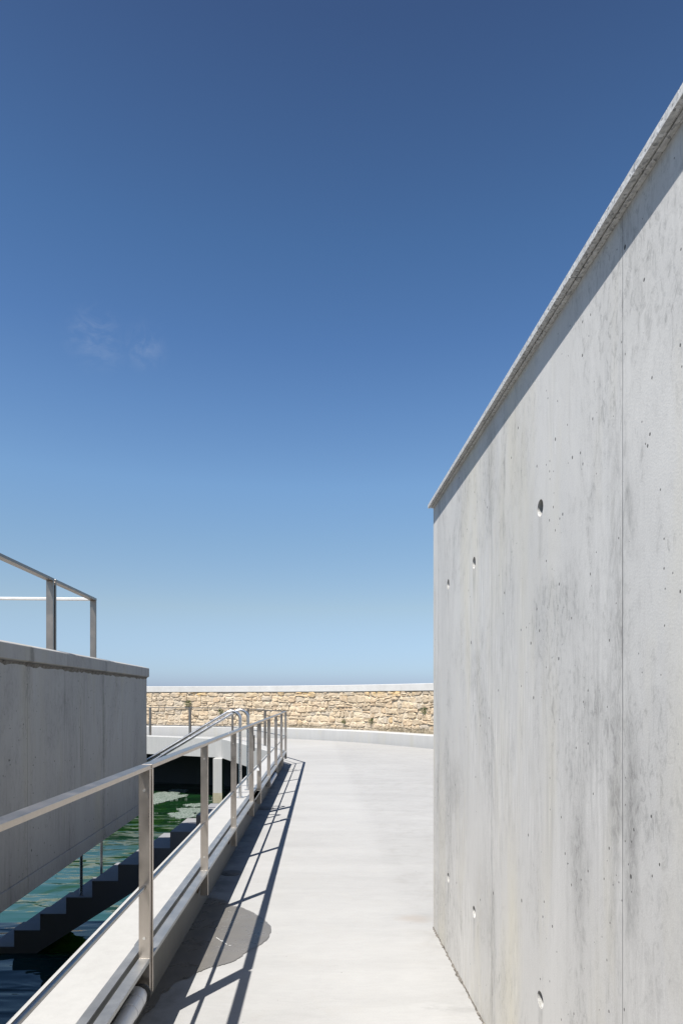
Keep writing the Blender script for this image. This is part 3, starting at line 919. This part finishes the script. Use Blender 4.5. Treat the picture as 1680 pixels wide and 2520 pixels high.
# plants rooted in the wall
def plant(xi, yi, size, label, dry=.2):
    s = wp.near_ratio((xi-840)/1600)
    p, t = wp.at(s)
    z = 1.5 - (yi-1716)*p.y/1600
    o = thing('wall_plant', label, 'plant', wpos(s, z, .02), 0, 'plants growing from the stone wall')
    rg = random.Random(int(xi))
    for nm, mat, cnt in (('leaves', M['leaf'], int(150*(size/.15))), ('stems', M['dry'], 26)):
        bm = bmesh.new()
        for k in range(cnt):
            d = Vector((rg.gauss(0, .5), -abs(rg.gauss(.45, .3)), rg.gauss(.25, .5)))
            d.normalize()
            c = d*size*rg.uniform(.25, 1.0)
            if nm == 'leaves':
                L, wd = rg.uniform(.03, .055), rg.uniform(.008, .014)
                ax = (d + Vector((rg.gauss(0,.5), rg.gauss(0,.5), rg.gauss(0,.5)))).normalized()
            else:
                L, wd = size*rg.uniform(.6, 1.1), .004; ax = (d + Vector((0, 0, rg.uniform(-.9, .3)))).normalized(); c = ax*.01
            sd = ax.cross(Vector((rg.gauss(0,1), rg.gauss(0,1), rg.gauss(0,1)))).normalized()*wd
            v = [bm.verts.new(c), bm.verts.new(c+ax*L*.5+sd), bm.verts.new(c+ax*L), bm.verts.new(c+ax*L*.5-sd)]
            bm.faces.new(v)
        link(nm, bm, mat, o)
plant(463, 1733, .17, 'largest green plant growing high on the stone wall near the building')
plant(542, 1752, .115, 'green plant in the stone wall just above the handrail bend')
plant(845, 1777, .095, 'small green plant low in the middle of the stone wall')
plant(912, 1775, .10, 'green plant low in the stone wall beside the dry weeds')
plant(1041, 1750, .125, 'tall green plant on the stone wall beside the right-hand concrete building')

bm = bmesh.new()
rg = random.Random(3)
for k in range(900):
    xi = rg.choice((rg.uniform(930, 1066), rg.uniform(900, 1066), rg.uniform(690, 780), rg.uniform(560, 1066)))
    s = wp.near_ratio((xi-840)/1600) if k % 9 == 0 else s0_+rg.uniform(-.35, .35)
    s0_ = s if k % 9 == 0 else s0_
    base = Vector(wpos(s, .362, rg.uniform(-.10, .02)))
    L = rg.uniform(.05, .24)*(1.0 if xi > 900 else .5)
    ax = Vector((rg.gauss(0,.35), rg.gauss(-.1,.3), 1)).normalized()
    sd = Vector((rg.uniform(.003, .007), 0, 0))
    bm.faces.new([bm.verts.new(base-sd), bm.verts.new(base+sd), bm.verts.new(base+ax*L+sd*.5), bm.verts.new(base+ax*L-sd*.5)])
tag(link('dry_weeds', bm, M['dry']), 'dry brown weeds along the foot of the stone wall', 'weeds', kind='stuff')

# ------------------------------------------------------------------ things on the floor
def gp(px, py, z=.004):          # point of the floor
    Y = 2400/(py-1716); return ((px-840)/1600*Y, Y, z)
pud = [(830,512),(900,522),(1000,545),(1050,588),(1110,600),(1160,612),(1270,660),(1350,710),(1400,752),(1440,800),(1428,860),(1400,912),(1350,958),(1280,1000),(1180,1052),(1150,1085),(1050,1140),(940,1170),(840,1190),(760,1225),(700,1250),(640,1290),(560,1312),(500,1345),(440,1420),(385,1440),(345,1530),(280,1600),(215,1650),(150,1740),(130,1800)]
pp = [gp(300+u*.2551, 2080+v*.2551) for u, v in pud]
pp = [(p[0], p[1]) for p in pp]
fine = []
rg = random.Random(8)
pp2 = catmull(pp, 5)
for x, y in pp2: fine.append((x+rg.uniform(-.004, .004), y+rg.uniform(-.004, .004)))
def face_x(Y): return -.8545-.0294*Y
for Y in (fine[-1][1]-.02, 3.0, 3.4, 3.9, 4.35): fine.append((face_x(Y), Y))
bm = bmesh.new()
vs = [bm.verts.new((x, y, .004)) for x, y in fine]
for tri in tessellate_polygon([[Vector((x, y, 0)) for x, y in fine]]): bm.faces.new([vs[i] for i in tri])
wet = link('wet_patch', bm, M['wet'])
tag(wet, 'dark wet patch on the pale floor at the foot of the railing', 'puddle')
bm = bmesh.new()
marks = [((532, 2311), (540, 2316)), ((541, 2317), (548, 2321)), ((547, 2318), (552, 2324)), ((552, 2324), (559, 2328)), ((563, 2330), (568, 2331))]
for (a0, b0) in marks:
    a0 = Vector(gp(*a0, z=.007)); b0 = Vector(gp(*b0, z=.007)); d = (b0-a0).normalized(); s_ = Vector((-d.y, d.x, 0))*.0017
    bm.faces.new([bm.verts.new(a0-s_), bm.verts.new(a0+s_), bm.verts.new(b0+s_*.7), bm.verts.new(b0-s_*.7)])
link('white_mark', bm, M['mark_white'], wet)  # thin white strokes laid on the wet patch

def drain(px, py, r, mat, label, cy=None):
    X, Y, _ = gp(px, py)
    o = thing('drain_cover', label, 'drain', (X, Y, 0), 0, 'round drain covers beside the railing')
    bm = bmesh.new(); tube(bm, [(0, 0, .001), (0, 0, .005)], r, 32); link('ring', bm, mat, o)
    bm = bmesh.new(); tube(bm, [(0, 0, .0055), (0, 0, .008)], r*.62, 28); link('lid', bm, mat, o)
drain(714, 1894, .135, M['iron'], 'pale round drain cover half in shadow near the far end of the railing')
drain(651, 1990, .125, M['iron_dark'], 'dark round drain cover beside the gate')
drain(569, 2150, .085, M['iron_dark'], 'small round drain cover between the wet patch and the third railing post')

def pipe(Y0, Y1, label, elbow_at_far=True):
    o = thing('drain_pipe', label, 'pipe', (0, 0, 0), 0, 'white pipes under the toe bar of the railing')
    def P(Y, z=.165, n=-.8155): return (n-.0294*Y, Y, z)
    bm = bmesh.new(); tube(bm, [P(Y0), P(Y1-.10)], .037, 26); link('pipe', bm, M['pvc'], o, smooth=True)
    bm = bmesh.new(); tube(bm, [P(Y1-.19), P(Y1-.188), P(Y1-.12), P(Y1-.118)], .0395, 26); link('collar', bm, M['pvc'], o)
    e = [P(Y1-.10), P(Y1-.06), P(Y1-.035, .165, -.82), P(Y1-.022, .165, -.832), P(Y1-.016, .165, -.852), P(Y1-.015, .165, -.875)]
    bm = bmesh.new(); tube(bm, e, .0385, 26); link('elbow', bm, M['pvc'], o, smooth=True)
    bm = bmesh.new(); tube(bm, [P(Y1-.012), P(Y1-.004)], .046, 26); link('clamp', bm, M['dark_metal'], o)
pipe(1.0, 2.93, 'white plastic pipe under the nearest toe bar at the bottom edge')
pipe(9.95, 11.25, 'short white plastic pipe under the far toe bar beyond the gate')

# ------------------------------------------------------------------ foam on the water
def foam(outline, label, seed):
    rg = random.Random(seed)
    pts = []
    for u, v in outline:
        Y = 1600*(1.5-WATER)/(1660+v*.2551-1716); pts.append(((340+u*.2551-840)/1600*Y, Y))
    pts = catmull(pts + [pts[0]], 10)[:-1]
    pts = [(x+rg.uniform(-.045, .045), y+rg.uniform(-.06, .06)) for x, y in pts]
    bm = bmesh.new()
    polygon_slab(bm, pts, WATER+.018, WATER-.01)
    tag(link('foam_patch', bm, M['foam']), label, 'foam', 'foam patches floating on the basin')
foam([(295,1125),(340,1112),(470,1118),(440,1138),(330,1142)], 'smallest white foam patch, deepest under the curved deck', 1)
foam([(120,1165),(220,1140),(390,1148),(380,1165),(470,1166),(440,1190),(300,1225),(150,1258),(100,1250)], 'long white foam patch between the building and the pier', 2)
foam([(440,1262),(520,1252),(640,1256),(640,1280),(500,1280)], 'thin white foam patch level with the base of the pier', 3)
foam([(290,1345),(400,1335),(380,1310),(420,1296),(640,1300),(640,1335),(520,1345),(600,1365),(520,1385),(390,1396),(320,1370)], 'largest white foam patch right behind the stair treads', 4)
foam([(670,1195),(730,1190),(740,1212),(675,1220)], 'tiny white foam patch touching the left side of the pier', 5)
